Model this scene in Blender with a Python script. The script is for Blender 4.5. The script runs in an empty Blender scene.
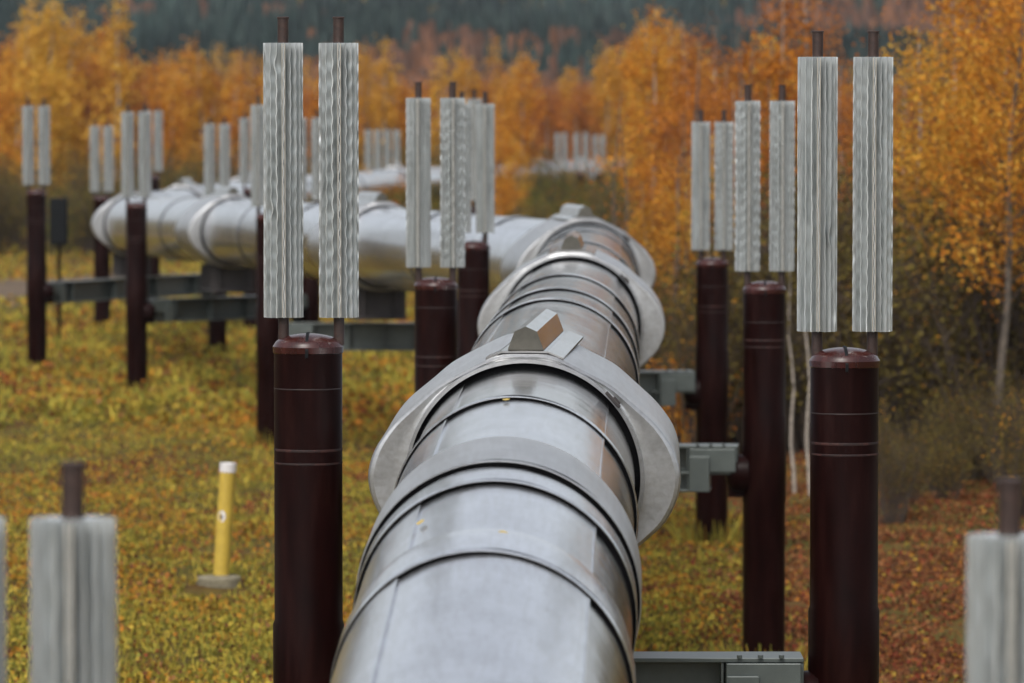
import bpy, math, random
import numpy as np
from mathutils import Vector

# ------------------------------------------------------------------ camera, world, sun
sc = bpy.context.scene
F = 4950.0                      # focal length in pixels (1024 px wide frame)
HC = 6.0                        # camera height above the ground round the pipeline
PITCH = math.atan(231.5 / F)
cam_d = bpy.data.cameras.new("camera")
cam = bpy.data.objects.new("camera", cam_d)
sc.collection.objects.link(cam)
cam_d.sensor_width = 36.0
cam_d.lens = F / 1024 * 36.0
cam_d.clip_start = 0.5
cam_d.clip_end = 9000
cam.location = (0, 0, HC)
cam.rotation_euler = (math.pi / 2 - PITCH, 0, 0)
cam_d.dof.use_dof = True
cam_d.dof.focus_distance = 32.6
cam_d.dof.aperture_fstop = 3.0
sc.camera = cam

SUN_EL, SUN_AZ = math.radians(52), math.radians(200)
world = bpy.data.worlds.new("World")
sc.world = world
world.use_nodes = True
nt = world.node_tree
nt.nodes.clear()
sky = nt.nodes.new("ShaderNodeTexSky")
sky.sky_type = 'NISHITA'
sky.sun_disc = False
sky.sun_elevation = SUN_EL
sky.sun_rotation = SUN_AZ
sky.air_density = 1.0
sky.dust_density = 4.0
sky.ozone_density = 1.0
hs = nt.nodes.new("ShaderNodeHueSaturation")      # cloud cover takes most of the blue out
hs.inputs['Saturation'].default_value = 0.32
bg = nt.nodes.new("ShaderNodeBackground")
bg.inputs['Strength'].default_value = 0.10
wo = nt.nodes.new("ShaderNodeOutputWorld")
nt.links.new(sky.outputs[0], hs.inputs['Color'])
nt.links.new(hs.outputs[0], bg.inputs['Color'])
nt.links.new(bg.outputs[0], wo.inputs['Surface'])

sun_d = bpy.data.lights.new("sun", 'SUN')
sun_d.energy = 0.9
sun_d.angle = math.radians(25)
sun_d.color = (1.0, 0.96, 0.9)
sun = bpy.data.objects.new("sun", sun_d)
sc.collection.objects.link(sun)
# direction to the sun
sdir = Vector((math.sin(SUN_AZ) * math.cos(SUN_EL), math.cos(SUN_AZ) * math.cos(SUN_EL), math.sin(SUN_EL)))
sun.rotation_euler = sdir.to_track_quat('Z', 'Y').to_euler()

sc.view_settings.view_transform = 'Standard'
sc.view_settings.look = 'None'
sc.view_settings.exposure = 1.0
sc.view_settings.gamma = 1.0
sc.view_settings.use_curve_mapping = False
sc.cycles.max_bounces = 6
sc.cycles.diffuse_bounces = 3
sc.cycles.glossy_bounces = 3
sc.cycles.transmission_bounces = 3
sc.cycles.volume_bounces = 0
sc.cycles.caustics_reflective = False
sc.cycles.caustics_refractive = False

random.seed(7)
rng = np.random.default_rng(11)
C = sc.collection


def at(x, y, s):
    """pixel of the photograph + its scale in px per metre -> point of the place"""
    d = F / s
    u, v = (x - 512.0) / s, (341.5 - y) / s
    return Vector((u, d * math.cos(PITCH) + v * math.sin(PITCH), HC + v * math.cos(PITCH) - d * math.sin(PITCH)))


def smooth01(t):
    t = np.clip(t, 0, 1)
    return t * t * (3 - 2 * t)


def ground_z(x, y):
    x = np.asarray(x, float); y = np.asarray(y, float)
    z = -1.7 * (1 - smooth01((y - 12) / 24.0))
    z = z + 0.06 * np.sin(x * 0.9 + y * 0.21) + 0.05 * np.sin(x * 0.37 - y * 0.53 + 1.0) + 0.04 * np.sin(x * 1.7 + y * 0.9)
    z = z - 0.16 + 0.25 * smooth01((x - 3.5) / 5.0) * smooth01((y - 50) / 30)
    # the land rises into the far hill
    r = np.clip((y - 520.0) / 1900.0, 0, 1)
    z = z + (r ** 1.25) * (118 + 22 * np.sin(x * 0.0052 + 0.8) + 12 * np.sin(x * 0.013 + y * 0.004))
    z = z + smooth01((y - 600) / 500) * 5.0 * np.sin(x * 0.021 + y * 0.011)
    return z


# ------------------------------------------------------------------ materials
def new_mat(name):
    m = bpy.data.materials.new(name)
    m.use_nodes = True
    n = m.node_tree
    b = n.nodes['Principled BSDF']
    return m, n, b


def N(n, t, **kw):
    x = n.nodes.new(t)
    for k, v in kw.items():
        setattr(x, k, v)
    return x


def ramp(n, stops, interp='LINEAR'):
    r = N(n, "ShaderNodeValToRGB")
    r.color_ramp.interpolation = interp
    e = r.color_ramp.elements
    while len(e) < len(stops):
        e.new(0.5)
    for k, (p, c) in enumerate(stops):
        e[k].position = p
        e[k].color = (*c, 1)
    return r


def noise(n, scale, vec, detail=4, rough=0.55):
    t = N(n, "ShaderNodeTexNoise")
    t.inputs['Scale'].default_value = scale
    t.inputs['Detail'].default_value = detail
    t.inputs['Roughness'].default_value = rough
    n.links.new(vec, t.inputs['Vector'])
    return t


def steel_mat(name, base, rough, metallic=1.0, dents=0.25, brown=0.0):
    m, n, b = new_mat(name)
    tc = N(n, "ShaderNodeTexCoord")
    oi = N(n, "ShaderNodeObjectInfo")
    o = tc.outputs['Object']
    n1 = noise(n, 2.3, o, 5)
    n2 = noise(n, 14.0, o, 5, 0.65)
    mp = N(n, "ShaderNodeMapping")
    mp.inputs['Scale'].default_value = (9, 0.5, 9)
    n.links.new(o, mp.inputs['Vector'])
    n3 = noise(n, 3.0, mp.outputs[0], 6, 0.6)     # long faint scratches and runs along the sheet
    c = ramp(n, [(0.3, tuple(v * 0.82 for v in base)), (0.7, base)])
    n.links.new(n1.outputs[0], c.inputs[0])
    mx = N(n, "ShaderNodeMixRGB", blend_type='MULTIPLY')
    mx.inputs[0].default_value = 0.5
    r2 = ramp(n, [(0.35, (0.72, 0.70, 0.68)), (0.6, (1, 1, 1))])
    n.links.new(n3.outputs[0], r2.inputs[0])
    n.links.new(c.outputs[0], mx.inputs[1])
    n.links.new(r2.outputs[0], mx.inputs[2])
    # sheet to sheet difference
    hsv = N(n, "ShaderNodeHueSaturation")
    mr = N(n, "ShaderNodeMapRange")
    mr.inputs['To Min'].default_value = 0.9
    mr.inputs['To Max'].default_value = 1.06
    n.links.new(oi.outputs['Random'], mr.inputs['Value'])
    n.links.new(mr.outputs[0], hsv.inputs['Value'])
    n.links.new(mx.outputs[0], hsv.inputs['Color'])
    n.links.new(hsv.outputs[0], b.inputs['Base Color'])
    b.inputs['Metallic'].default_value = metallic
    rr = N(n, "ShaderNodeMapRange")
    rr.inputs['To Min'].default_value = rough * 0.75
    rr.inputs['To Max'].default_value = rough * 1.3
    mixn = N(n, "ShaderNodeMath", operation='MULTIPLY_ADD')
    mixn.inputs[1].default_value = 0.5
    n.links.new(n2.outputs[0], mixn.inputs[0])
    h = N(n, "ShaderNodeMath", operation='MULTIPLY')
    h.inputs[1].default_value = 0.5
    n.links.new(n3.outputs[0], h.inputs[0])
    n.links.new(h.outputs[0], mixn.inputs[2])
    n.links.new(mixn.outputs[0], rr.inputs['Value'])
    n.links.new(rr.outputs[0], b.inputs['Roughness'])
    bp = N(n, "ShaderNodeBump")
    bp.inputs['Strength'].default_value = dents
    bp.inputs['Distance'].default_value = 0.012
    n.links.new(n1.outputs[0], bp.inputs['Height'])
    n.links.new(bp.outputs[0], b.inputs['Normal'])
    return m


M_STEEL = steel_mat("galvanized_matte", (0.74, 0.76, 0.80), 0.20, metallic=0.93)
M_SHINY = steel_mat("galvanized_bright", (0.60, 0.60, 0.61), 0.14, metallic=1.0, dents=0.4)
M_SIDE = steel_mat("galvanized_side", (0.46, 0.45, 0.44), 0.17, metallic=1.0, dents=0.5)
M_SHROUD = steel_mat("shroud_sheet", (0.52, 0.53, 0.54), 0.36, metallic=0.8, dents=0.6)


def plain(name, col, rough=0.6, metallic=0.0, spec=0.5, var=0.3, scale=6.0):
    m, n, b = new_mat(name)
    tc = N(n, "ShaderNodeTexCoord")
    t = noise(n, scale, tc.outputs['Object'], 6, 0.65)
    r = ramp(n, [(0.3, tuple(v * (1 - var) for v in col)), (0.7, tuple(min(1, v * (1 + var)) for v in col))])
    n.links.new(t.outputs[0], r.inputs[0])
    n.links.new(r.outputs[0], b.inputs['Base Color'])
    b.inputs['Roughness'].default_value = rough
    b.inputs['Metallic'].default_value = metallic
    b.inputs['Specular IOR Level'].default_value = spec
    return m


M_GASKET = plain("black_gasket", (0.005, 0.005, 0.0055), 1.0, spec=0.0)
M_DULL = plain("lug_dull_zinc", (0.11, 0.105, 0.09), 0.55, metallic=0.7)
M_DARKSTEEL = plain("dark_shoe_steel", (0.035, 0.03, 0.03), 0.6)
M_BEAM = plain("grey_green_beam", (0.085, 0.10, 0.095), 0.38, metallic=0.2, var=0.12, scale=9)
M_YELLOW = plain("yellow_paint", (0.46, 0.32, 0.045), 0.5, var=0.15)
M_WHITE = plain("white_tape", (0.62, 0.60, 0.60), 0.5, var=0.08)
M_CONC = plain("concrete", (0.17, 0.15, 0.10), 0.9, var=0.35, scale=9)
M_BOX = plain("dark_box_paint", (0.006, 0.007, 0.008), 0.7, spec=0.15)
M_BARK = plain("pale_bark", (0.30, 0.26, 0.22), 0.85, var=0.55, scale=5)
M_GBARK = plain("grey_bark", (0.10, 0.08, 0.062), 0.85, var=0.5, scale=5)
M_DBARK = plain("dark_twigs", (0.055, 0.038, 0.028), 0.9, var=0.4)
M_WELD = plain("weld_rust", (0.045, 0.011, 0.008), 0.7, var=1.0, scale=14)
_r = next(x for x in M_WELD.node_tree.nodes if x.type == 'VALTORGB').color_ramp.elements
_r[0].position, _r[1].position = 0.47, 0.60
_r[0].color, _r[1].color = (0.011, 0.003, 0.0027, 1), (0.042, 0.010, 0.007, 1)
M_PALEWELD = plain("scraped_line", (0.018, 0.009, 0.008), 0.6, var=0.7, scale=22)


def post_mat(name, base, rough, spec=0.14):
    m, n, b = new_mat(name)
    tc = N(n, "ShaderNodeTexCoord")
    mp = N(n, "ShaderNodeMapping")
    mp.inputs['Scale'].default_value = (5, 5, 0.8)
    n.links.new(tc.outputs['Object'], mp.inputs['Vector'])
    t = noise(n, 2.2, mp.outputs[0], 7, 0.65)
    t2 = noise(n, 22, tc.outputs['Object'], 4, 0.7)
    r = ramp(n, [(0.3, tuple(v * 0.5 for v in base)), (0.5, base), (0.68, (base[0] * 1.7, base[1] * 2.3, base[2] * 2.2))])
    n.links.new(t.outputs[0], r.inputs[0])
    n.links.new(r.outputs[0], b.inputs['Base Color'])
    mr = N(n, "ShaderNodeMapRange")
    mr.inputs['To Min'].default_value = rough * 0.7
    mr.inputs['To Max'].default_value = rough * 1.4
    n.links.new(t2.outputs[0], mr.inputs['Value'])
    n.links.new(mr.outputs[0], b.inputs['Roughness'])
    b.inputs['Specular IOR Level'].default_value = spec
    return m


M_POST = post_mat("oxblood_post", (0.0092, 0.0022, 0.0019), 0.34, 0.06)
M_CAP = post_mat("oxblood_cap", (0.036, 0.0085, 0.0075), 0.24, 0.45)
M_ROD = plain("rusty_rod", (0.032, 0.016, 0.012), 0.55, var=0.6, scale=30)


def fin_mat():
    m, n, b = new_mat("aluminium_fins")
    tc = N(n, "ShaderNodeTexCoord")
    oi = N(n, "ShaderNodeObjectInfo")
    mp = N(n, "ShaderNodeMapping")
    mp.inputs['Scale'].default_value = (14, 14, 1.1)
    n.links.new(tc.outputs['Object'], mp.inputs['Vector'])
    t = noise(n, 2.0, mp.outputs[0], 6, 0.7)
    r = ramp(n, [(0.3, (0.38, 0.41, 0.405)), (0.5, (0.66, 0.69, 0.69)), (0.75, (0.80, 0.82, 0.82))])
    n.links.new(t.outputs[0], r.inputs[0])
    n.links.new(r.outputs[0], b.inputs['Base Color'])
    b.inputs['Metallic'].default_value = 0.66
    b.inputs['Roughness'].default_value = 0.26
    return m


M_FIN = fin_mat()
M_TAN = plain("tan_fin_edge", (0.38, 0.35, 0.30), 0.5, metallic=0.3)


def leaf_mat(name, stops, trans=0.35, tree_shift=0.24):
    m, n, b = new_mat(name)
    n.nodes.remove(b)
    at_ = N(n, "ShaderNodeAttribute", attribute_name="v")
    oi = N(n, "ShaderNodeObjectInfo")
    ad = N(n, "ShaderNodeMath", operation='MULTIPLY_ADD')
    ad.inputs[1].default_value = tree_shift * 2
    n.links.new(oi.outputs['Random'], ad.inputs[0])
    sb = N(n, "ShaderNodeMath", operation='SUBTRACT')
    sb.inputs[1].default_value = tree_shift
    n.links.new(at_.outputs['Fac'], sb.inputs[0])
    n.links.new(sb.outputs[0], ad.inputs[2])
    r = ramp(n, stops)
    n.links.new(ad.outputs[0], r.inputs[0])
    d = N(n, "ShaderNodeBsdfDiffuse")
    t = N(n, "ShaderNodeBsdfTranslucent")
    mx = N(n, "ShaderNodeMixShader")
    mx.inputs[0].default_value = trans
    n.links.new(r.outputs[0], d.inputs[0])
    n.links.new(r.outputs[0], t.inputs[0])
    n.links.new(d.outputs[0], mx.inputs[1])
    n.links.new(t.outputs[0], mx.inputs[2])
    n.links.new(mx.outputs[0], n.nodes['Material Output'].inputs[0])
    return m


def col_mat(name, trans=0.25):
    m, n, b = new_mat(name)
    n.nodes.remove(b)
    a = N(n, "ShaderNodeAttribute", attribute_name="col")
    d = N(n, "ShaderNodeBsdfDiffuse")
    t = N(n, "ShaderNodeBsdfTranslucent")
    mx = N(n, "ShaderNodeMixShader")
    mx.inputs[0].default_value = trans
    n.links.new(a.outputs['Color'], d.inputs[0])
    n.links.new(a.outputs['Color'], t.inputs[0])
    n.links.new(d.outputs[0], mx.inputs[1])
    n.links.new(t.outputs[0], mx.inputs[2])
    n.links.new(mx.outputs[0], n.nodes['Material Output'].inputs[0])
    return m


M_LEAF_ORANGE = leaf_mat("orange_leaves", [(0.0, (0.26, 0.085, 0.02)), (0.35, (0.47, 0.165, 0.025)), (0.7, (0.62, 0.275, 0.035)), (1.0, (0.74, 0.45, 0.08))])
M_LEAF_GOLD = leaf_mat("golden_leaves", [(0.0, (0.32, 0.13, 0.03)), (0.4, (0.52, 0.25, 0.035)), (1.0, (0.66, 0.42, 0.07))])
M_LEAF_RUST = leaf_mat("rust_leaves", [(0.0, (0.16, 0.06, 0.03)), (0.4, (0.34, 0.115, 0.03)), (1.0, (0.55, 0.21, 0.04))])
M_LEAF_OLIVE = leaf_mat("olive_leaves", [(0.0, (0.065, 0.04, 0.02)), (0.45, (0.115, 0.092, 0.03)), (0.8, (0.20, 0.155, 0.04)), (1.0, (0.55, 0.26, 0.04))])
M_LEAF_GREEN = leaf_mat("green_leaves", [(0.0, (0.05, 0.06, 0.02)), (0.5, (0.11, 0.12, 0.03)), (0.85, (0.22, 0.19, 0.04)), (1.0, (0.5, 0.22, 0.03))])
M_COVER = col_mat("ground_cover_leaves", 0.25)
M_FAR = col_mat("far_forest", 0.0)


def ground_mat():
    m, n, b = new_mat("soil_and_moss")
    tc = N(n, "ShaderNodeTexCoord")
    o = tc.outputs['Object']
    a = noise(n, 0.35, o, 6, 0.6)
    c = noise(n, 4.5, o, 8, 0.7)
    r1 = ramp(n, [(0.35, (0.075, 0.075, 0.02)), (0.5, (0.11, 0.085, 0.022)), (0.65, (0.10, 0.045, 0.018))])
    n.links.new(a.outputs[0], r1.inputs[0])
    r2 = ramp(n, [(0.3, (0.35, 0.35, 0.35)), (0.7, (1.3, 1.2, 1.0))])
    n.links.new(c.outputs[0], r2.inputs[0])
    mx = N(n, "ShaderNodeMixRGB", blend_type='MULTIPLY')
    mx.inputs[0].default_value = 1.0
    n.links.new(r1.outputs[0], mx.inputs[1])
    n.links.new(r2.outputs[0], mx.inputs[2])
    n.links.new(mx.outputs[0], b.inputs['Base Color'])
    b.inputs['Roughness'].default_value = 0.95
    b.inputs['Specular IOR Level'].default_value = 0.1
    return m


M_GROUND = ground_mat()
M_TRACK = plain("track_gravel", (0.12, 0.088, 0.062), 0.95, spec=0.1, var=0.3, scale=1.5)


# ------------------------------------------------------------------ mesh helpers
class MB:
    def __init__(self):
        self.v = []; self.f = []; self.m = []; self.s = []

    def add(self, verts, faces, mat=0, smooth=False):
        o = len(self.v)
        self.v.extend([tuple(p) for p in verts])
        for f in faces:
            self.f.append(tuple(i + o for i in f)); self.m.append(mat); self.s.append(smooth)

    def box(self, c, size, mat=0, bev=0.0, rot=None):
        hx, hy, hz = size[0] / 2, size[1] / 2, size[2] / 2
        if bev <= 0:
            vs = [(sx * hx, sy * hy, sz * hz) for sz in (-1, 1) for sy in (-1, 1) for sx in (-1, 1)]
            fs = [(0, 2, 3, 1), (4, 5, 7, 6), (0, 1, 5, 4), (2, 6, 7, 3), (0, 4, 6, 2), (1, 3, 7, 5)]
        else:
            b = min(bev, hx * .45, hy * .45, hz * .45)
            pl = []
            for (x, y) in ((hx, hy), (-hx, hy), (-hx, -hy), (hx, -hy)):
                sx, sy = (1 if x > 0 else -1), (1 if y > 0 else -1)
                q = [(x, y - sy * b), (x - sx * b, y)]
                if sx * sy < 0: q.reverse()
                pl += q
            vs = []
            for z, inset in ((-hz, b * .7), (-hz + b, 0), (hz - b, 0), (hz, b * .7)):
                for (x, y) in pl:
                    vs.append((x * (1 - inset / hx), y * (1 - inset / hy), z))
            n = len(pl); fs = []
            for k in range(3):
                for i in range(n):
                    j = (i + 1) % n
                    fs.append((k * n + i, k * n + j, (k + 1) * n + j, (k + 1) * n + i))
            fs.append(tuple(reversed(range(n)))); fs.append(tuple(range(3 * n, 4 * n)))
        out = []
        for p in vs:
            q = Vector(p)
            if rot is not None: q = rot @ q
            out.append(q + Vector(c))
        self.add(out, fs, mat)

    def lathe(self, prof, n=32, c=(0, 0, 0), mat=0, smooth=True, cap0=True, cap1=True):
        vs = []
        for (r, z) in prof:
            for i in range(n):
                a = 2 * math.pi * i / n
                vs.append((c[0] + r * math.cos(a), c[1] + r * math.sin(a), c[2] + z))
        fs = []
        for k in range(len(prof) - 1):
            for i in range(n):
                j = (i + 1) % n
                fs.append((k * n + i, k * n + j, (k + 1) * n + j, (k + 1) * n + i))
        self.add(vs, fs, mat, smooth)
        o = len(self.v) - len(vs)
        if cap0: self.f.append(tuple(o + i for i in reversed(range(n)))); self.m.append(mat); self.s.append(False)
        if cap1: self.f.append(tuple(o + (len(prof) - 1) * n + i for i in range(n))); self.m.append(mat); self.s.append(False)

    def tube(self, pts, radii, n=6, mat=0, caps=True):
        pts = [Vector(p) for p in pts]
        vs = []
        for k, p in enumerate(pts):
            t = (pts[min(k + 1, len(pts) - 1)] - pts[max(k - 1, 0)]).normalized()
            a = t.orthogonal().normalized() if abs(t.z) > .9 else t.cross(Vector((0, 0, 1))).normalized()
            b = t.cross(a)
            for i in range(n):
                w = 2 * math.pi * i / n
                vs.append(p + (a * math.cos(w) + b * math.sin(w)) * radii[k])
        fs = []
        for k in range(len(pts) - 1):
            for i in range(n):
                j = (i + 1) % n
                fs.append((k * n + i, k * n + j, (k + 1) * n + j, (k + 1) * n + i))
        if caps:
            fs.append(tuple(reversed(range(n)))); fs.append(tuple(range((len(pts) - 1) * n, len(pts) * n)))
        self.add(vs, fs, mat, True)

    def build(self, name, mats, parent=None, loc=(0, 0, 0), sharp=27):
        me = bpy.data.meshes.new(name)
        me.from_pydata(self.v, [], self.f)
        for m in (mats if isinstance(mats, (list, tuple)) else [mats]):
            me.materials.append(m)
        me.polygons.foreach_set('material_index', self.m)
        me.polygons.foreach_set('use_smooth', self.s)
        me.update()
        if any(self.s): me.set_sharp_from_angle(angle=math.radians(sharp))
        o = bpy.data.objects.new(name, me)
        C.objects.link(o)
        o.location = loc
        if parent is not None: o.parent = parent
        return o


def quads_mesh(name, V, attr=None, col=None):
    """V: (n,4,3) array of quads -> mesh"""
    n = len(V)
    me = bpy.data.meshes.new(name)
    me.vertices.add(n * 4); me.loops.add(n * 4); me.polygons.add(n)
    me.vertices.foreach_set('co', V.reshape(-1).astype(np.float32))
    me.loops.foreach_set('vertex_index', np.arange(n * 4, dtype=np.int32))
    me.polygons.foreach_set('loop_start', np.arange(0, n * 4, 4, dtype=np.int32))
    if attr is not None:
        a = me.attributes.new('v', 'FLOAT', 'FACE'); a.data.foreach_set('value', attr.astype(np.float32))
    if col is not None:
        a = me.attributes.new('col', 'FLOAT_COLOR', 'FACE')
        a.data.foreach_set('color', np.concatenate([col, np.ones((n, 1))], 1).astype(np.float32).reshape(-1))
    me.update(calc_edges=True)
    return me


def tag(o, label=None, cat=None, group=None, kind=None):
    if label: o['label'] = label
    if cat: o['category'] = cat
    if group: o['group'] = group
    if kind: o['kind'] = kind
    return o


def empty(name, loc, rz=0.0):
    o = bpy.data.objects.new(name, None)
    C.objects.link(o); o.location = loc; o.rotation_euler = (0, 0, rz)
    o.empty_display_size = 0.3
    return o


def grid_ground(name, xs, ys, zf, mat):
    X, Y = np.meshgrid(xs, ys)
    Z = zf(X, Y)
    nx, ny = len(xs), len(ys)
    v = np.stack([X, Y, Z], -1).reshape(-1, 3)
    i = np.arange((ny - 1) * (nx - 1)); r, c = i // (nx - 1), i % (nx - 1)
    a = r * nx + c
    f = np.stack([a, a + 1, a + nx + 1, a + nx], 1)
    me = bpy.data.meshes.new(name)
    me.from_pydata(v.tolist(), [], f.tolist())
    me.materials.append(mat)
    me.polygons.foreach_set('use_smooth', [True] * len(me.polygons))
    me.update()
    o = bpy.data.objects.new(name, me); C.objects.link(o)
    return o


# ------------------------------------------------------------------ the setting
xs = np.unique(np.concatenate([-np.geomspace(40, 1900, 26)[::-1], np.linspace(-40, 40, 81), np.geomspace(40, 1900, 26)]))
ys = np.unique(np.concatenate([np.linspace(-60, 0, 8), np.linspace(0, 260, 210), np.geomspace(262, 5200, 90)]))
tag(grid_ground('ground', xs, ys, ground_z, M_GROUND), kind='structure')

# gravel track on the left, beyond the leftmost posts
tv, tf = [], []
ctl = [(-60, 128), (-30, 148), (-18, 160), (-15, 172), (-12.5, 182), (-10.5, 188)]
px = np.interp(np.linspace(0, 5, 60), range(6), [c[0] for c in ctl]); py = np.interp(np.linspace(0, 5, 60), range(6), [c[1] for c in ctl])
for k in range(60):
    t = Vector((px[min(k + 1, 59)] - px[max(k - 1, 0)], py[min(k + 1, 59)] - py[max(k - 1, 0)])).normalized()
    for w in np.linspace(-6, 6, 13) * min(1.0, (60 - k) / 14):
        x, y = px[k] - t.y * w, py[k] + t.x * w
        tv.append((x, y, float(ground_z(x, y)) + 0.03))
for k in range(59):
    for i in range(12):
        tf.append((k * 13 + i, (k + 1) * 13 + i, (k + 1) * 13 + i + 1, k * 13 + i + 1))
tb = MB(); tb.add(tv, tf, 0, True)
tag(tb.build('dirt_track', M_TRACK), kind='structure')

# ------------------------------------------------------------------ the pipeline centre line
R = 0.71
KX = [(0, -0.80), (23.5, -0.14), (33, 0.115), (53, 0.64), (71.2, 1.10), (88.4, -2.45), (106.5, -6.1), (124.5, -9.75), (137, -9.2), (152, -8.3), (198, -4.7), (247, 1.2), (275, 4.4), (330, 10)]
KZ = [(0, -5.6), (12, -3.75), (15.4, -3.12), (19.5, -2.53), (23.5, -2.08), (26, -1.87), (28.6, -1.72), (33, -1.62), (38, -1.59), (53, -1.59), (71, -1.62), (88.4, -1.72), (106.5, -1.9), (124, -2.17), (152, -2.15), (198, -2.35), (247, -2.6), (275, -2.75), (330, -3)]


def _sm(K, y, w):
    q = np.linspace(-w, w, 13)
    return float(np.mean(np.interp(y + q, [k[0] for k in K], [k[1] for k in K])))


def pc(y):
    """centre of the pipe at depth y"""
    w = 1.6 if y < 115 else 2.6
    return Vector((_sm(KX, y, w), y, HC + _sm(KZ, y, 1.3 if y < 40 else 3) - R))


def frame(y):
    t = (pc(y + .15) - pc(y - .15)).normalized()
    r = t.cross(Vector((0, 0, 1))).normalized()
    return pc(y), r, r.cross(t).normalized(), t


def pt(y, a, r):
    c, rt, up, t = frame(y)
    return c + rt * (math.sin(a) * r) + up * (math.cos(a) * r)       # a = 0 at the top, + to the right


def apex_px(y, r=R):
    p = pt(y, 0, r) - Vector((0, 0, HC))
    dz = p.y * math.cos(PITCH) - p.z * math.sin(PITCH)
    v = p.z * math.cos(PITCH) + p.y * math.sin(PITCH)
    return 341.5 - v / dz * F


def y_of(apex, r=R, lo=14, hi=70):
    for _ in range(40):
        mid = (lo + hi) / 2
        if apex_px(mid, r) > apex: lo = mid
        else: hi = mid
    return lo


pipeline = tag(empty('pipeline', (0.0, 33.0, 2.0)),
               'big silvery insulated pipeline in bolted jacket sheets zigzagging on stilts into the autumn woods', 'pipeline')
PO = Vector(pipeline.location)


def sweep(mb, y0, y1, prof, mat=0, n=96, step=0.25, a0=0.0, wob=0.0, smooth=True, curved=True):
    """closed tube along the pipe; prof = radius (or function of 0..1)"""
    m = max(2, int(abs(y1 - y0) / step) + 2)
    vs = []
    ph = random.random() * 9
    for k in range(m):
        t = k / (m - 1); y = y0 + (y1 - y0) * t
        c, rt, up, tt = frame(y)
        r0 = prof(t) if callable(prof) else prof
        for i in range(n):
            a = 2 * math.pi * i / n
            r = r0 + wob * (math.sin(3 * a + ph + y * 2.1) + math.sin(5 * a - ph * 2 + y * 3.7) * .6 + math.sin(11 * a + y * 5.3 + ph) * .35)
            vs.append(c + rt * (math.sin(a) * r) + up * (math.cos(a) * r) - PO)
    fs = []
    for k in range(m - 1):
        for i in range(n):
            j = (i + 1) % n
            fs.append((k * n + i, (k + 1) * n + i, (k + 1) * n + j, k * n + j))
    mb.add(vs, fs, mat, smooth)


def ring_face(mb, y, r0, r1, mat=0, n=96):
    c, rt, up, tt = frame(y)
    vs = []
    for r in (r0, r1):
        for i in range(n):
            a = 2 * math.pi * i / n
            vs.append(c + rt * (math.sin(a) * r) + up * (math.cos(a) * r) - PO)
    mb.add(vs, [(i, n + i, n + (i + 1) % n, (i + 1) % n) for i in range(n)], mat)


def jacket(y0, y1, seams, mat, wob=0.0012):
    """one rolled sheet: laps over itself at each seam angle, so the seam is a real step"""
    n = 128
    seams = sorted(s % (2 * math.pi) for s in seams)
    m = max(2, int((y1 - y0) / 0.22) + 2)
    ph = random.random() * 9
    mb = MB()
    for q in range(len(seams)):
        s0, s1 = seams[q], seams[(q + 1) % len(seams)]
        if s1 <= s0: s1 += 2 * math.pi
        k = max(6, int(n * (s1 - s0) / (2 * math.pi)))
        vs = []
        for j in range(m):
            y = y0 + (y1 - y0) * j / (m - 1)
            c, rt, up, tt = frame(y)
            for i in range(k + 2):
                t = min(i / k, 1.0)
                a = s0 + (s1 - s0) * t + (0.012 if i == k + 1 else 0)
                r = R - 0.006 + 0.012 * t
                r += wob * (math.sin(3 * a + ph + y * 2.3) + .7 * math.sin(7 * a - ph + y * 4.1) + .4 * math.sin(13 * a + y * 1.3))
                if i == k + 1: r -= 0.014
                vs.append(c + rt * (math.sin(a) * r) + up * (math.cos(a) * r) - PO)
        w = k + 2
        fs = [(j * w + i, (j + 1) * w + i, (j + 1) * w + i + 1, j * w + i + 1) for j in range(m - 1) for i in range(w - 1)]
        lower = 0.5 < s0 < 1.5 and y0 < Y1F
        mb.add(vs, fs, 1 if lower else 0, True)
        # lap strip riveted over the long seam
        sv = []
        for j in range(m):
            y = y0 + .01 + (y1 - y0 - .02) * j / (m - 1)
            for da, rr in ((-.009, R + .004), (-.008, R + .0095), (.008, R + .0085), (.0095, R - .006)):
                sv.append(pt(y, s0 + da, rr) - PO)
        mb.add(sv, [(j * 4 + i, j * 4 + i + 1, (j + 1) * 4 + i + 1, (j + 1) * 4 + i) for j in range(m - 1) for i in range(3)], 0, False)
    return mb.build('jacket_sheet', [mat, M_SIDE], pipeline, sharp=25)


def band(y0, y1, rise=0.016, gap=0.018, mat=None, rfar=None):
    """raised sleeve over the joint of two sheets; its near end shows a black gasket"""
    mb = MB()
    ro = R + rise + 0.006
    rf = R + 0.010 if rfar is None else rfar
    L = y1 - y0
    sweep(mb, y0, y0 + 0.05, lambda t: ro - 0.004 + 0.004 * t, 0, wob=0.0015)
    sweep(mb, y0 + 0.05, y1, lambda t: ro + (rf - ro) * max(0, (t - .75)) / .25 if L < 1.2 else ro + (rf - ro) * t, 0, wob=0.0015)
    ring_face(mb, y0, ro - 0.008, ro - 0.004, 0)
    ring_face(mb, y0 + 0.004, R - 0.01, ro - 0.006, 1)
    ring_face(mb, y1, rf, R - 0.01, 0)
    return mb.build('jacket_band', [mat or M_STEEL, M_GASKET], pipeline)


# shroud outline (u right, v up), metres from the pipe's centre
_half = [(0.0, 0.80), (0.17, 0.80), (0.56, 0.60), (0.85, 0.345), (0.96, 0.19), (1.01, 0.02), (0.985, -0.14), (0.90, -0.30), (0.62, -0.54), (0.30, -0.75), (0.0, -0.79)]


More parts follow.
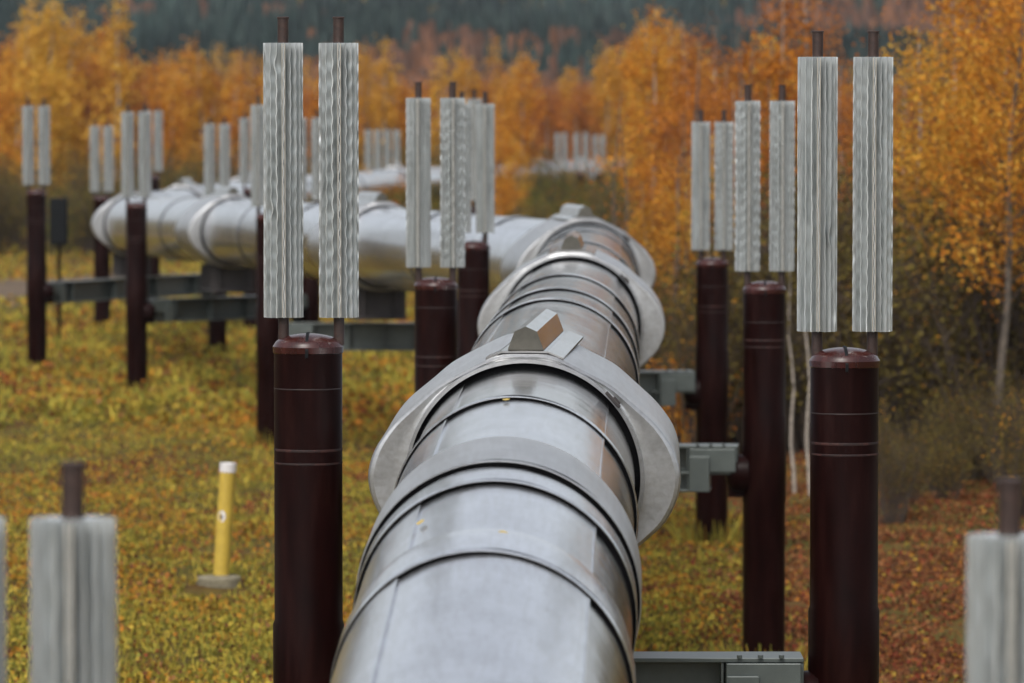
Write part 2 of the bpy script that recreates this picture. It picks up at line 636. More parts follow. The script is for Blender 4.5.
def _outline(n=144):
    P = _half + [(-u, v) for (u, v) in reversed(_half[1:-1])]
    rs = []
    for i in range(n):
        a = 2 * math.pi * i / n
        du, dv = math.sin(a), math.cos(a)
        best = 1e9
        for k in range(len(P)):
            (x1, y1), (x2, y2) = P[k], P[(k + 1) % len(P)]
            ex, ey = x2 - x1, y2 - y1
            den = du * ey - dv * ex
            if abs(den) < 1e-9: continue
            t = (x1 * ey - y1 * ex) / den
            s = (x1 * dv - y1 * du) / den
            if t > 0 and -1e-6 <= s <= 1 + 1e-6: best = min(best, t)
        rs.append(max(best, R + 0.06))
    rs = np.array(rs)
    for _ in range(3):
        rs = (np.roll(rs, 1) + 2 * rs + np.roll(rs, -1)) / 4
    return rs


OUT = _outline()


def shroud(y0, L, lug_yaw=0.0):
    n = len(OUT)
    y1 = y0 + L
    ph = random.random() * 9
    mb = MB()
    rings = []
    rin = R + 0.034

    def ringpts(y, sc_fn, dy=0.0):
        c, rt, up, tt = frame(y)
        out = []
        for i in range(n):
            a = 2 * math.pi * i / n
            r = sc_fn(i, a)
            out.append(c + rt * (math.sin(a) * r) + up * (math.cos(a) * r) - PO)
        return out
    bulge = lambda i, a, t: 0.004 * math.sin(4 * a + ph) + 0.003 * math.sin(9 * a + ph * 2 + t * 4)
    # near plate: collar lip, then the plate out to a rounded edge, then the skin back, then the far plate
    specs = [(y0 - 0.05, lambda i, a: rin), (y0 - 0.055, lambda i, a: rin + 0.022), (y0 - 0.0, lambda i, a: rin + 0.026)]
    for t in (0.25, 0.5, 0.75, 0.93):
        specs.append((y0 + 0.005 * math.sin(t * 3 + ph), (lambda t: lambda i, a: rin + 0.026 + (OUT[i] - 0.02 - rin - 0.026) * t)(t)))
    specs.append((y0 + 0.006, lambda i, a: OUT[i] - 0.012))
    specs.append((y0 + 0.02, lambda i, a: OUT[i] - 0.003))
    for t in np.linspace(0.04, 0.98, 9):
        specs.append((y0 + L * t, (lambda t: lambda i, a: OUT[i] + bulge(i, a, t))(t)))
    specs.append((y1, lambda i, a: OUT[i] - 0.012))
    specs.append((y1, lambda i, a: rin))
    allv = []
    for (y, fn) in specs: allv += ringpts(y, fn)
    fs = []
    for k in range(len(specs) - 1):
        for i in range(n):
            j = (i + 1) % n
            fs.append((k * n + i, (k + 1) * n + i, (k + 1) * n + j, k * n + j))
    mb.add(allv, fs, 0, True)
    sh = mb.build('clamp_shroud', M_SHROUD, pipeline, sharp=24)
    g = MB()                                         # black gap between shroud and pipe
    ring_face(g, y0 - 0.03, R - 0.01, rin + 0.003, 0)
    g.build('gasket_ring', M_GASKET, sh)
    g = MB()
    ring_face(g, y1 + 0.006, R - 0.01, rin + 0.03, 0)
    g.build('gasket_ring', M_GASKET, sh)
    # over-centre latch of the closing strap, right of the crown
    from mathutils import Matrix
    la = math.radians(48)
    lc, lr, lu, lt = frame(y0 - .06)
    rad = lr * math.sin(la) + lu * math.cos(la); tan_ = lr * math.cos(la) - lu * math.sin(la)
    lrot = Matrix((tan_, lt, rad)).transposed()
    g = MB()
    g.box(lc + rad * (rin + .020) - PO, (.13, .05, .022), 0, .004, lrot)
    g.box(lc + rad * (rin + .036) + tan_ * .02 - PO, (.06, .035, .018), 0, .004, lrot)
    g.build('strap_latch', M_DARKSTEEL, sh)
    # ridge lug with its cover plate on top
    pm = MB()
    c0, rt0, up0, tt0 = frame(y0 + 0.0)
    c1, rt1, up1, tt1 = frame(y1)
    top = lambda u: max(math.sqrt(max(0, 0.805 ** 2 - u * u)), 0.0) if abs(u) < .16 else None

    def P(y, u, v):
        c, rt, up, tt = frame(y)
        return c + rt * (u + lug_yaw * (y - y0)) + up * v - PO
    # cover plate: follows the shoulders, 8 mm proud
    us = [-0.25, -0.15, 0.0, 0.15, 0.25]
    vv = [0.764, 0.806, 0.808, 0.806, 0.764]
    pv, pf = [], []
    for y in (y0 + 0.02, y1 + 0.03):
        for lift in (0.0, 0.012):
            for u, v in zip(us, vv): pv.append(P(y, u, v + lift - .003))
    k = 5
    for i in range(k - 1):
        pf.append((k + i, 3 * k + i, 3 * k + i + 1, k + i + 1))
        pf.append((i, i + 1, k + i + 1, k + i))
        pf.append((2 * k + i, 3 * k + i, 3 * k + i + 1, 2 * k + i + 1))
    pf += [(0, k, 3 * k, 2 * k), (k - 1, 2 * k - 1, 4 * k - 1, 3 * k - 1)]
    pm.add(pv, pf, 0)
    pm.build('cover_plate', M_SHINY, sh)
    lm = MB()
    prof = [(-0.116, 0.818), (-0.072, 0.935), (0.0, 0.968), (0.072, 0.935), (0.116, 0.818)]
    ya, yb = y0 + 0.12, y1 + 0.0
    lv = [P(y, u, v) for y in (ya, yb) for (u, v) in prof]
    q = len(prof)
    lf = [(i, i + 1, q + i + 1, q + i) for i in range(q - 1)]
    lm.add(lv, lf, 0)
    lm.add(lv, [tuple(reversed(range(q))), tuple(range(q, 2 * q))], 1)
    lm.build('ridge_lug', [M_SHINY, M_DULL], sh)
    # sliding shoe under the clamp
    yc = (y0 + y1) / 2
    c, rt, up, tt = frame(yc)
    s = MB()
    from mathutils import Matrix
    rot = Matrix((rt, tt, Vector((0, 0, 1)))).transposed()
    def loc(u, w, z): return c - PO + rt * u + tt * w + Vector((0, 0, z))
    for w in (-0.75, 0.0, 0.75):
        s.box(loc(0, w, -0.98), (0.95, 0.05, 0.52), 0, 0, rot)
    for u in (-0.28, 0.28):
        s.box(loc(u, 0, -0.99), (0.05, 1.7, 0.49), 0, 0, rot)
    s.box(loc(0, 0, -1.265), (0.9, 2.1, 0.05), 0, 0.01, rot)
    s.build('sliding_shoe', M_DARKSTEEL, pipeline)
    return yc, c


# shrouds: position of the near face of each
Y1F, Y2F, Y3F = y_of(357, R + .07), y_of(260, R + .07), 70.4
print("shroud faces", Y1F, Y2F)
SH = [14.6, Y1F, 52.6, 70.4, 87.6, 105.6, 123.2, 137.0, 151.5, 197, 247, 268]
SL = 2.2
yaws = [0, 0.045, 0, -0.0] + [0] * 8
shoes = [shroud(y, SL if y < 160 else 2.0, yw) for y, yw in zip(SH, yaws)]

# bands and sheets on the straight run towards the camera
RS = math.radians(43)        # the long seam right of the crown
LS = math.radians(-34)
yA, yB, yB2, yC, yC2, yD = y_of(548, R + .03), y_of(479, R + .03), y_of(461, R + .04), y_of(440, R + .01), y_of(436, R), y_of(395, R + .03)
print("bands", yA, yB, yC, yD)
band(yA, yA + 0.62)
band(yB, yB + 0.55, 0.021, mat=M_STEEL)
band(yB + 0.55, yB + 1.75, 0.040, mat=M_SHROUD, rfar=R + 0.012)
band(yD, yD + 0.25, 0.018)
sheets = [(9.0, 14.55), (16.9, 20.2), (20.2, yA + 0.3), (yA + 0.3, yB + 0.3), (yB + 0.3, yD + 0.1), (yD + 0.1, Y1F - 0.0)]
band(20.1, 20.7)
mats = [M_STEEL, M_STEEL, M_STEEL, M_STEEL, M_STEEL, M_SHINY]
seams = [(RS, LS, 2.6)] * 6
for k, ((a, b), mt) in enumerate(zip(sheets, mats)):
    jacket(a, b, (RS + 0.02 * k, LS + .03 * (k % 2), 2.9), mt)
# between the first and second shroud, and on
def run(y0, y1, bands, mat, seams_):
    ed = [y0] + list(bands) + [y1]
    for i in range(len(ed) - 1):
        jacket(ed[i], ed[i + 1] + (0.02 if i < len(ed) - 2 else 0), seams_, mat)
    for y in bands: band(y - 0.12, y + 0.35, 0.018)

b1, b2 = y_of(297, R + .03), y_of(287, R + .03)
print("b", b1, b2)
run(Y1F + SL, 52.6, [b1, b2 + .2, 47.5], M_SHINY, (RS, LS, 2.9))
run(52.6 + SL, 70.4, [60.0, 66.0, 68.6], M_SHINY, (RS, LS, 2.9))
run(70.4 + SL, 87.6, [76.0, 81.5], M_STEEL, (RS, LS, 2.9))
run(87.6 + SL, 105.6, [94.0, 100.5], M_STEEL, (RS, LS, 2.9))
run(105.6 + SL, 123.2, [112.5, 118.5], M_STEEL, (RS, 2.9))
run(123.2 + SL, 137, [131.0], M_STEEL, (RS, 2.9))
run(137 + SL, 151.5, [145.0], M_STEEL, (RS, 2.9))
run(151.5 + SL, 197, [165, 181], M_STEEL, (RS, 2.9))
run(199, 247, [215, 231], M_STEEL, (RS, 2.9))
run(249, 268, [258], M_STEEL, (RS, 2.9))
run(270, 325, [290, 308], M_STEEL, (RS, 2.9))

# a few small birch leaves fallen on the jacket
def stray_leaf(y, a):
    p = pt(y, a, R + .012 if y < Y1F else R + .04)
    c, rt, up, t = frame(y)
    m = MB()
    nrm = (p - c).normalized(); e1 = t; e2 = nrm.cross(t)
    pr = [(0, .035), (.022, .012), (.02, -.018), (0, -.032), (-.02, -.018), (-.022, .012)]
    vs = [p + e1 * v * 1.6 + e2 * u + nrm * (.004 + .012 * abs(u) * 20 * .2) for u, v in pr]
    vs2 = [q + nrm * .0015 for q in vs]
    m.add([q - p for q in vs] + [q - p for q in vs2], [(5, 4, 3, 2, 1, 0), (6, 7, 8, 9, 10, 11)] + [(i, (i + 1) % 6, 6 + (i + 1) % 6, 6 + i) for i in range(6)])
    o = m.build('fallen_leaf', M_YELLOW, None, p)
    return o


for ap, an, lb in ((402, -.06, 'small yellow leaf lying on top of the pipe before the first shroud'), (508, -.5, 'small yellow leaf on the left shoulder of the near pipe'), (535, .12, 'small yellow leaf by the nearest band on the pipe')):
    tag(stray_leaf(y_of(ap), an), lb, 'leaf', 'leaves fallen on the pipe')

# ------------------------------------------------------------------ radiators, posts, beams
def fin_mesh(seed, amp, wl, fins=18, L=1.83, tan_front=True):
    rnd = random.Random(seed)
    ro, ri = 0.134, 0.070
    rows = 74
    phs = [rnd.random() * 6.28 * 0.25 + k * rnd.choice([0.9, 1.15]) for k in range(fins)]
    dents = [(rnd.randrange(fins), rnd.random() * L, rnd.uniform(-.02, .02), rnd.uniform(.02, .08)) for _ in range(9)]
    mb = MB()
    vs = []
    per = 6
    for r in range(rows):
        z = L * r / (rows - 1)
        ease = min(1, min(z, L - z) / 0.12)
        for k in range(fins):
            a0 = -math.pi / 2 + 2 * math.pi * k / fins
            w = amp * ease * math.sin(2 * math.pi * z / wl + phs[k]) + 0.002 * math.sin(z * 5 + k)
            for (fk, zd, dd, sg) in dents:
                if fk == k: w += dd * math.exp(-((z - zd) / sg) ** 2)
            w /= ro
            da = math.pi / fins
            for (rr, aa, ww) in ((ri, -da * .98, 0), (ri + .022, -0.045, .35), (ro, -0.020, 1), (ro, 0.020, 1), (ri + .022, 0.045, .35), (ri, da * .98, 0)):
                a = a0 + aa + w * ww
                vs.append((rr * math.cos(a), rr * math.sin(a), z))
    n = per * fins
    fs = []
    for r in range(rows - 1):
        for i in range(n):
            j = (i + 1) % n
            fs.append((r * n + i, r * n + j, (r + 1) * n + j, (r + 1) * n + i))
    mb.add(vs, fs, 0, True)
    for (base, flip) in ((0, True), ((rows - 1) * n, False)):
        f = [base + i for i in range(n)]
        # cap: ring ngons per fin plus a hub
        for k in range(fins):
            q = [base + per * k + i for i in range(per)]
            mb.f.append(tuple(reversed(q) if flip else q)); mb.m.append(0); mb.s.append(False)
        hub = [base + per * k + i for k in range(fins) for i in (0, per - 1)]
        mb.f.append(tuple(reversed(hub) if flip else hub)); mb.m.append(0); mb.s.append(False)
    if tan_front:
        for x in (-0.009, 0.009):
            mb.box((x, -ro + 0.001, L / 2), (0.005, 0.010, L - .01), 1)
    o = mb.build('radiator', [M_FIN, M_TAN], sharp=50)
    me = o.data
    bpy.data.objects.remove(o)
    return me


FM = [fin_mesh(1, 0.0029, 0.118), fin_mesh(2, 0.0050, 0.125), fin_mesh(3, 0.0018, 0.15), fin_mesh(4, 0.0028, 0.11), fin_mesh(5, 0.0022, 0.2, tan_front=True)]
PR = 0.2285


def rod_mesh(z0, z1):
    mb = MB()
    mb.lathe([(0.036, z0), (0.036, z1 - .015), (0.041, z1 - .012), (0.041, z1 - .003), (0.034, z1)], 20)
    o = mb.build('heat_pipe', M_ROD)
    me = o.data; bpy.data.objects.remove(o)
    return me


ROD = rod_mesh(-0.185, 1.83 + 0.175)


def support_post(x, s, fin_top, label, fins=(0, 1), collar_y=None, side=1, spacing=.37, dz=(0, 0), xo=0.0, group='rust-red posts of the pipeline supports', yaw=0.0):
    """x = pixel column of the post, fin_top = pixel row of the top of the fins"""
    p = at(x, fin_top, s)
    gz = float(ground_z(p.x, p.y))
    finz = p.z - 1.83                # bottom of the fins
    top = finz - 0.115               # top of the dome
    root = tag(empty('support_post', (p.x, p.y, gz)), label, 'post', group)
    h = top - gz
    mb = MB()
    sh = h - 0.075
    bz = None
    prof = [(PR, -0.6)]
    if collar_y is not None:
        bz = at(x, collar_y, s).z - gz
        prof = [(PR, -0.6), (PR, bz - .62), (PR + .008, bz - .60), (PR + .011, bz + 0.30), (PR, bz + .33)]
    prof += [(PR, sh - 1.9), (PR + .006, sh - 1.895), (PR + .006, sh - 1.87), (PR, sh - 1.865), (PR, sh)] if (collar_y is None or bz < sh - 2.3) else [(PR, sh)]
    mb.lathe(prof, 40, mat=0, cap1=False)
    jz = random.Random(int(x)).uniform(-.12, .12)
    for zz, hh, mt, rr in ((sh - 0.66 - jz, .009, 1, .0015), (sh - .745 - jz * 1.1, .007, 1, .0015), (sh - 0.30 + jz * .5, .004, 2, .0015)):
        mb.lathe([(PR + rr * .3, zz - hh), (PR + rr, zz - hh * .5), (PR + rr, zz + hh * .5), (PR + rr * .3, zz + hh)], 40, mat=mt, cap0=False, cap1=False)
    mb.build('post_shaft', [M_POST, M_WELD, M_PALEWELD], root)
    cm = MB()
    cm.lathe([(PR + .001, sh - .05), (PR + .006, sh - .045), (PR + .009, sh - .005), (PR + .004, sh + .002)] + [(PR * math.cos(t) - .002, sh + .004 + .079 * math.sin(t)) for t in np.linspace(.12, 1.5, 9)], 40, cap0=False)
    cap = cm.build('dome_cap', M_CAP, root)
    st = MB()  # added black strip standing for the dome's dark slot and its drip stain
    arc = [(-PR - .012, sh - .07), (-PR - .014, sh - .02), (-PR + .03, sh + .047), (-PR * .55, sh + .076), (-.05, sh + .090), (.05, sh + .090)]
    vs = []
    for (yy, zz) in arc:
        vs += [(-.010, yy, zz), (.010, yy, zz)]
    st.add(vs, [(2 * i, 2 * i + 1, 2 * i + 3, 2 * i + 2) for i in range(len(arc) - 1)], 0)
    vs2 = [(a, b + .01, c - .008) for a, b, c in vs]
    st.add(vs + vs2, [(2 * i, 2 * i + 2, 12 + 2 * i + 2, 12 + 2 * i) for i in range(5)] + [(2 * i + 1, 12 + 2 * i + 1, 12 + 2 * i + 3, 2 * i + 3) for i in range(5)], 0)
    st.build('cap_slot_strip', M_BOX, cap)
    for k, sx in enumerate((-1, 1)):
        if fins[k] is None: continue
        me = FM[fins[k]]
        o = bpy.data.objects.new('radiator', me); C.objects.link(o)
        o.parent = root
        o.location = (xo + sx * spacing / 2, 0, finz - gz + dz[k])
        o.rotation_euler = (0, 0, random.choice((0, 0, .06, -.05)) + yaw)
        r = bpy.data.objects.new('heat_pipe', ROD); C.objects.link(r)
        r.parent = o
    if bz is not None:
        bm = MB()                       # round trunnion that carries the beam
        q = -side
        prof = [(0.0, .21), (.10, .208), (.15, .195), (.19, .165), (.22, .12), (.235, .06)]
        pts = [(q * (PR - .05 + a), -.03, bz - .31) for a, r in prof]
        bm.tube(pts, [r for a, r in prof], 20)
        bm.box((q * (PR + .06), 0, bz - .47), (.20, .16, .18), 0, .01)
        bm.build('beam_trunnion', M_POST, root)
    return p, top


def crossbeam(pl, pr, ztop, label, y_off=0.0):
    """steel beam carried between two posts"""
    a = Vector((pl.x, pl.y, 0)); b = Vector((pr.x, pr.y, 0))
    d = (b - a); L = d.length; ang = math.atan2(d.y, d.x)
    root = tag(empty('crossbeam', ((a.x + b.x) / 2, (a.y + b.y) / 2, ztop), ang), label, 'beam', 'steel beams spanning the post pairs')
    half = L / 2 - PR - 0.05
    hw = half - .30
    m = MB()
    m.box((0, 0, -.014), (2 * half, 0.42, 0.028), 0, .004)
    m.box((0, 0, -.486), (2 * hw, 0.42, 0.028), 0, .004)
    m.box((0, -.0, -.25), (2 * hw - .01, 0.02, 0.444), 0)
    for u in np.linspace(-hw * .8, hw * .8, 4):
        m.box((u, 0, -.25), (.016, 0.40, 0.440), 0)
    m.build('beam_web', M_BEAM, root)
    for q in (-1, 1):
        e = MB()
        e.box((q * (half - .27), -.235, -.155), (0.50, 0.05, 0.25), 0, .006)
        e.box((q * (half - .27), .235, -.155), (0.50, 0.05, 0.25), 0, .006)
        e.box((q * (half - .015), 0, -.155), (0.03, 0.40, 0.25), 0, .004)
        e.box((q * (half - .41), -.285, -.30), (0.22, 0.04, 0.38), 0, .006)
        e.box((q * (half - .32), 0, -.25), (0.03, 0.40, 0.43), 0, .004)
        e.box((q * (half - .31), 0, -.295), (0.62, 0.44, 0.03), 0, .004)
        for u in (-.16, -.02, .12):
            e.lathe([(.018, 0), (.018, .02)], 8, (q * (half - .27) + u, -.23, .004))
        e.build('end_bracket', M_BEAM, root)
    return root


# (x, s, fin_top, label, kwargs)
pA_l, _ = support_post(17.5, 321, 518, 'nearest left post, its blurred grey fins rising from the bottom left corner', fins=(2, 4), collar_y=1290, side=-1, spacing=.345)
pA_r, _ = support_post(1069, 321, 535, 'nearest right post, one blurred fin column cut by the bottom right corner', fins=(4, 2), collar_y=1290, side=1)
pB_l, _ = support_post(307.5, 150, 43, 'sharp tall dark post left of the big pipe with two rippled silver fin columns', fins=(0, 1), collar_y=672, side=-1, xo=.022)
pB_r, _ = support_post(845.5, 150, 57, 'sharp tall dark post at right whose two fin columns top all the others', fins=(2, 3), collar_y=658, side=1)
pC_l, _ = support_post(435.5, 92.5, 98, 'dark post rising behind the left side of the first flared clamp shroud', fins=(3, 1), collar_y=448, side=-1)
pC_r, _ = support_post(765, 93, 101, 'middle one of the three right-hand posts, a grey beam joining its bulge', fins=(1, 0), collar_y=446, side=1)
pD_l, _ = support_post(473.5, 70.5, 104, 'slim dark post just left of the pipe bend, half behind the rippled fin pair', fins=(2, 2), collar_y=371, side=-1, spacing=.33)
pD_r, _ = support_post(712.5, 70, 122, 'farthest of the three right-hand posts with grass round its foot', fins=(2, 1), collar_y=371, side=1, spacing=.33)
pE_l, _ = support_post(268.5, 55.5, 105, 'slender dark post peeping out behind the sharp left post', fins=(2, 3), collar_y=325, side=-1)
pE_r, _ = support_post(464, 55.5, 99, 'post mostly hidden behind the rippled fins left of the bend', fins=(2, 2), collar_y=325, side=1)
pF_l, _ = support_post(136, 46.5, 112, 'dark post standing in front of the left pipe, base deep in yellow grass', fins=(2, 1), collar_y=298, side=-1)
pF_r, _ = support_post(309, 45, 118, 'post behind the left pipe seen between the two sharp rippled fins', fins=(2, 2), collar_y=298, side=1)
pG_l, _ = support_post(36, 43, 106, 'leftmost dark post with two thin fin columns against orange trees', fins=(2, 3), collar_y=279, side=-1)
pG_r, _ = support_post(217, 40.5, 124, 'post under the left pipe with its fin pair above the silver jacket', fins=(4, 4), collar_y=279, side=1)
pH_l, _ = support_post(101.5, 36, 126, 'dark post right behind the leftmost flared end of the pipe', fins=(2, 1), side=-1)
pH_r, _ = support_post(251, 36, 118, 'far post behind the left pipe, fins just left of the sharp rippled pair', fins=(2, 2), side=1)
pI_l, _ = support_post(152, 33, 111, 'small far post half hidden behind the post with the front fin pair', fins=(2, 2), side=-1)
pI_r, _ = support_post(284, 33, 120, 'small far post lost behind the left sharp rippled fin column', fins=(2, 2), side=1)
pJ_l, _ = support_post(373, 25, 130, 'pale distant fin pair above the far pipe behind orange leaves', fins=(4, 4), side=-1)
pJ_r, _ = support_post(392, 24.5, 130, 'distant fin pair just left of the near blurred fins, above the far pipe', fins=(4, 4), side=1)
pK_l, _ = support_post(561, 19.5, 133, 'leftmost of the three distant fin pairs over the far white pipe', fins=(4, 4), side=-1)
pK_m, _ = support_post(581, 20.5, 133, 'middle one of the three distant fin pairs over the far white pipe', fins=(4, 4), side=1, spacing=.45)
pK_r, _ = support_post(599, 19.8, 135, 'rightmost of the three distant fin pairs over the far white pipe', fins=(4, 4), side=1)

def beam_z(y_px, s): return at(512, y_px, s).z
crossbeam(pA_l, pA_r, HC - 5.2, 'lowest nearest grey beam under the pipe in front of the camera')
crossbeam(pB_l, pB_r, beam_z(658, 150), 'grey steel beam cut by the bottom edge left of the sharp right post')
crossbeam(pC_l, pC_r, beam_z(446, 93), 'grey beam with bracket meeting the bulge of the middle right post')
crossbeam(pD_l, pD_r, beam_z(371, 70), 'grey beam peeping out right of the second flared shroud')
crossbeam(pE_l, pE_r, beam_z(325, 56), 'grey beam under the pipe right of the sharp left post')
crossbeam(pF_l, pF_r, beam_z(298, 46), 'lower grey green beam under the left pipe beside the grass-based post')
crossbeam(pG_l, pG_r, beam_z(279, 42), 'grey green beam reaching right from the leftmost post')

# dark cabinet beside the leftmost post
cp = at(59, 245, 38)
cg = float(ground_z(cp.x, cp.y))
cab = tag(empty('equipment_box', (cp.x, cp.y, cg)), 'dark upright box on a thin leg right of the leftmost post', 'box')
m = MB(); m.box((0, 0, cp.z - cg + .62), (.46, .3, 1.24), 0, .02); m.box((0, -.16, cp.z - cg + .62), (.38, .02, 1.1), 0, .005)
m.build('box_housing', M_BOX, cab)
m = MB(); m.lathe([(.05, -.3), (.05, cp.z - cg + .05)], 12); m.build('leg', M_POST, cab)

# yellow marker post in the grass
mp_ = at(219, 581, 76.8)
mg = float(ground_z(mp_.x, mp_.y))
mk = tag(empty('marker_post', (mp_.x, mp_.y, mg)), 'leaning yellow marker post with white top band on a round concrete footing', 'post')
MARK = (mp_.x, mp_.y)
tilt = Vector((0.105, 0.0, 1.56))
m = MB()
b0 = Vector((0.02, 0, .02))
m.tube([b0, b0 + tilt * .925], [.104, .104], 24)
m.build('marker_pipe', M_YELLOW, mk)
m = MB()
m.tube([b0 + tilt * .925, b0 + tilt], [.108, .108], 24, caps=False)
m.tube([b0 + tilt, b0 + tilt * .96], [.108, .088], 24, caps=False)
m.tube([b0 + tilt * .955, b0 + tilt * .96], [.088, .088], 24, mat=1)
m.build('white_band', [M_WHITE, M_BOX], mk)
m = MB()                                   # round sticker facing the camera
c = b0 + tilt * .56
n_ = 14
vs = []
for k in range(n_):
    a = 2 * math.pi * k / n_
    u = -.035 + .05 * math.cos(a); z = .075 * math.sin(a)
    vs.append(c + Vector((u, -math.sqrt(.1065 ** 2 - u * u) - .001, z)))
m.add(vs, [tuple(range(n_))], 0)
vs = []
for k in range(n_):
    a = 2 * math.pi * k / n_
    u = -.04 + .018 * math.cos(a); z = -.01 + .028 * math.sin(a)
    vs.append(c + Vector((u, -math.sqrt(.1065 ** 2 - u * u) - .003, z)))
m.add(vs, [tuple(range(n_))], 1)
m.build('round_sticker', [M_WHITE, M_WELD], mk)
m = MB(); m.lathe([(.30, -.2), (.30, .08), (.285, .10), (.11, .12), (.1, .12)], 28); m.build('concrete_footing', M_CONC, mk)

# ------------------------------------------------------------------ vegetation
def leaf_quads(P, size, r, flat=0.0, aspect=0.75):
    n = len(P)
    d1 = r.normal(size=(n, 3)); d1[:, 2] *= (1 - flat); d1 /= np.linalg.norm(d1, axis=1, keepdims=True)
    d2 = r.normal(size=(n, 3)); d2[:, 2] *= (1 - flat)
    d2 -= d1 * np.sum(d1 * d2, 1, keepdims=True); d2 /= np.linalg.norm(d2, axis=1, keepdims=True)
    s = size * r.uniform(.6, 1.3, (n, 1))
    a, b = d1 * s * .5, d2 * s * .5 * aspect
    return np.stack([P - a, P - b + a * .15, P + a, P + b + a * .15], 1)


def make_tree(kind, seed, h, width, nleaf, leaf, lmat, base=.22, bark=None, spread=.28, nb=46, trunk_r=None, shape='birch'):
    r = np.random.default_rng(seed)
    tm = MB()
    lean = r.normal(0, .03, 2)
    K = 9
    tr = [Vector((lean[0] * h * (k / K) ** 1.5 + .05 * math.sin(k * 1.7 + seed), lean[1] * h * (k / K) ** 1.5 + .05 * math.cos(k * 1.3 + seed), h * k / K)) for k in range(K + 1)]
    tr[0].z = -.3
    R0 = trunk_r or h * .0085
    tm.tube(tr, [R0 * (1 - .93 * k / K) + .006 for k in range(K + 1)], 8, caps=False)
    P = []
    W = []
    for b in range(nb):
        t = base + (0.97 - base) * ((b + r.random()) / nb)
        f = t * K; k = min(int(f), K - 1)
        p = tr[k].lerp(tr[k + 1], f - k)
        u = (t - base) / (1 - base)
        if shape == 'birch': env = math.sin(math.pi * min(1, (u * .86 + .14))) ** .75 * (1 - .25 * u)
        else: env = (1 - u) ** .8 * .95 + .08
        L = width * .5 * env * r.uniform(.55, 1.25)
        az = r.random() * 6.283
        rise = r.uniform(.45, 1.3) if shape == 'birch' else r.uniform(-.05, .5)
        q = [p]
        for j in range(1, 5):
            tt = j / 4
            q.append(p + Vector((math.cos(az) * L * tt, math.sin(az) * L * tt, L * rise * tt ** 1.2 + .04 * r.normal())))
        tm.tube(q, [max(.005, R0 * .32 * (1 - t * .6) * (1 - j / 4.6)) for j in range(5)], 4, mat=1, caps=False)
        for j in range(int(4 + L * 5)):
            tt = r.uniform(.25, 1.05); kk = min(3, int(tt * 4))
            P.append(q[kk].lerp(q[kk + 1], min(1.2, tt * 4 - kk)) if kk < 4 else q[4]); W.append(.3 + L)
    P = np.array([tuple(p) for p in P]); W = np.array(W)
    keep = r.random(len(P)) < .85
    P, W = P[keep], W[keep]
    cl = r.choice(len(P), nleaf, p=W / W.sum())
    cs = r.uniform(.4, 1.2, len(P)) * spread
    off = r.normal(size=(nleaf, 3)) * cs[cl][:, None] * np.array([1, 1, 1.1])
    pos = P[cl] + off
    pos[:, 2] = np.maximum(pos[:, 2], .3)
    V = leaf_quads(pos, leaf, r)
    cv = r.normal(.5, .16, len(P))[cl] + r.normal(0, .13, nleaf)
    me_c = quads_mesh('crown', V, attr=np.clip(cv, 0, 1))
    me_c.materials.append(lmat)
    o = tm.build('trunk', [bark or M_BARK, M_DBARK]); me_t = o.data; bpy.data.objects.remove(o)
    return (kind, me_t, me_c)


def make_shrub(seed, h, w, nleaf, leaf, lmat, stems=34):
    r = np.random.default_rng(seed)
    tm = MB(); P = []
    for k in range(stems):
        az = r.random() * 6.283; rad = w * .5 * r.random() ** .6; hh = h * r.uniform(.55, 1.05) * (1 - .35 * (rad / (w * .5)) ** 2)
        b = Vector((math.cos(az) * rad * .3, math.sin(az) * rad * .3, -.1)); e = Vector((math.cos(az) * rad, math.sin(az) * rad, hh))
        q = [b, b.lerp(e, .35) + Vector((r.normal() * .08, r.normal() * .08, .08)), b.lerp(e, .7) + Vector((r.normal() * .08, r.normal() * .08, .1)), e]
        tm.tube(q, [.018, .014, .009, .004], 4, caps=False)
        for j in range(4):
            t0 = r.uniform(.3, .95); kk = min(2, int(t0 * 3)); p = q[kk].lerp(q[kk + 1], t0 * 3 - kk)
            e2 = p + Vector((r.normal() * .3, r.normal() * .3, abs(r.normal()) * .35))
            tm.tube([p, e2], [.006, .003], 3, caps=False)
            P += [e2, p.lerp(e2, .5)]
        P += [q[2], q[3], q[1].lerp(q[2], .5)]
    P = np.array([tuple(p) for p in P])
    cl = r.integers(0, len(P), nleaf)
    pos = P[cl] + r.normal(size=(nleaf, 3)) * .16
    pos[:, 2] = np.maximum(pos[:, 2], .05)
    cv = r.normal(.45, .17, len(P))[cl] + r.normal(0, .15, nleaf)
    me_c = quads_mesh('foliage', leaf_quads(pos, leaf, r), attr=np.clip(cv, 0, 1))
    me_c.materials.append(lmat)
    o = tm.build('stems', M_DBARK); me_t = o.data; bpy.data.objects.remove(o)
    return ('shrub', me_t, me_c)


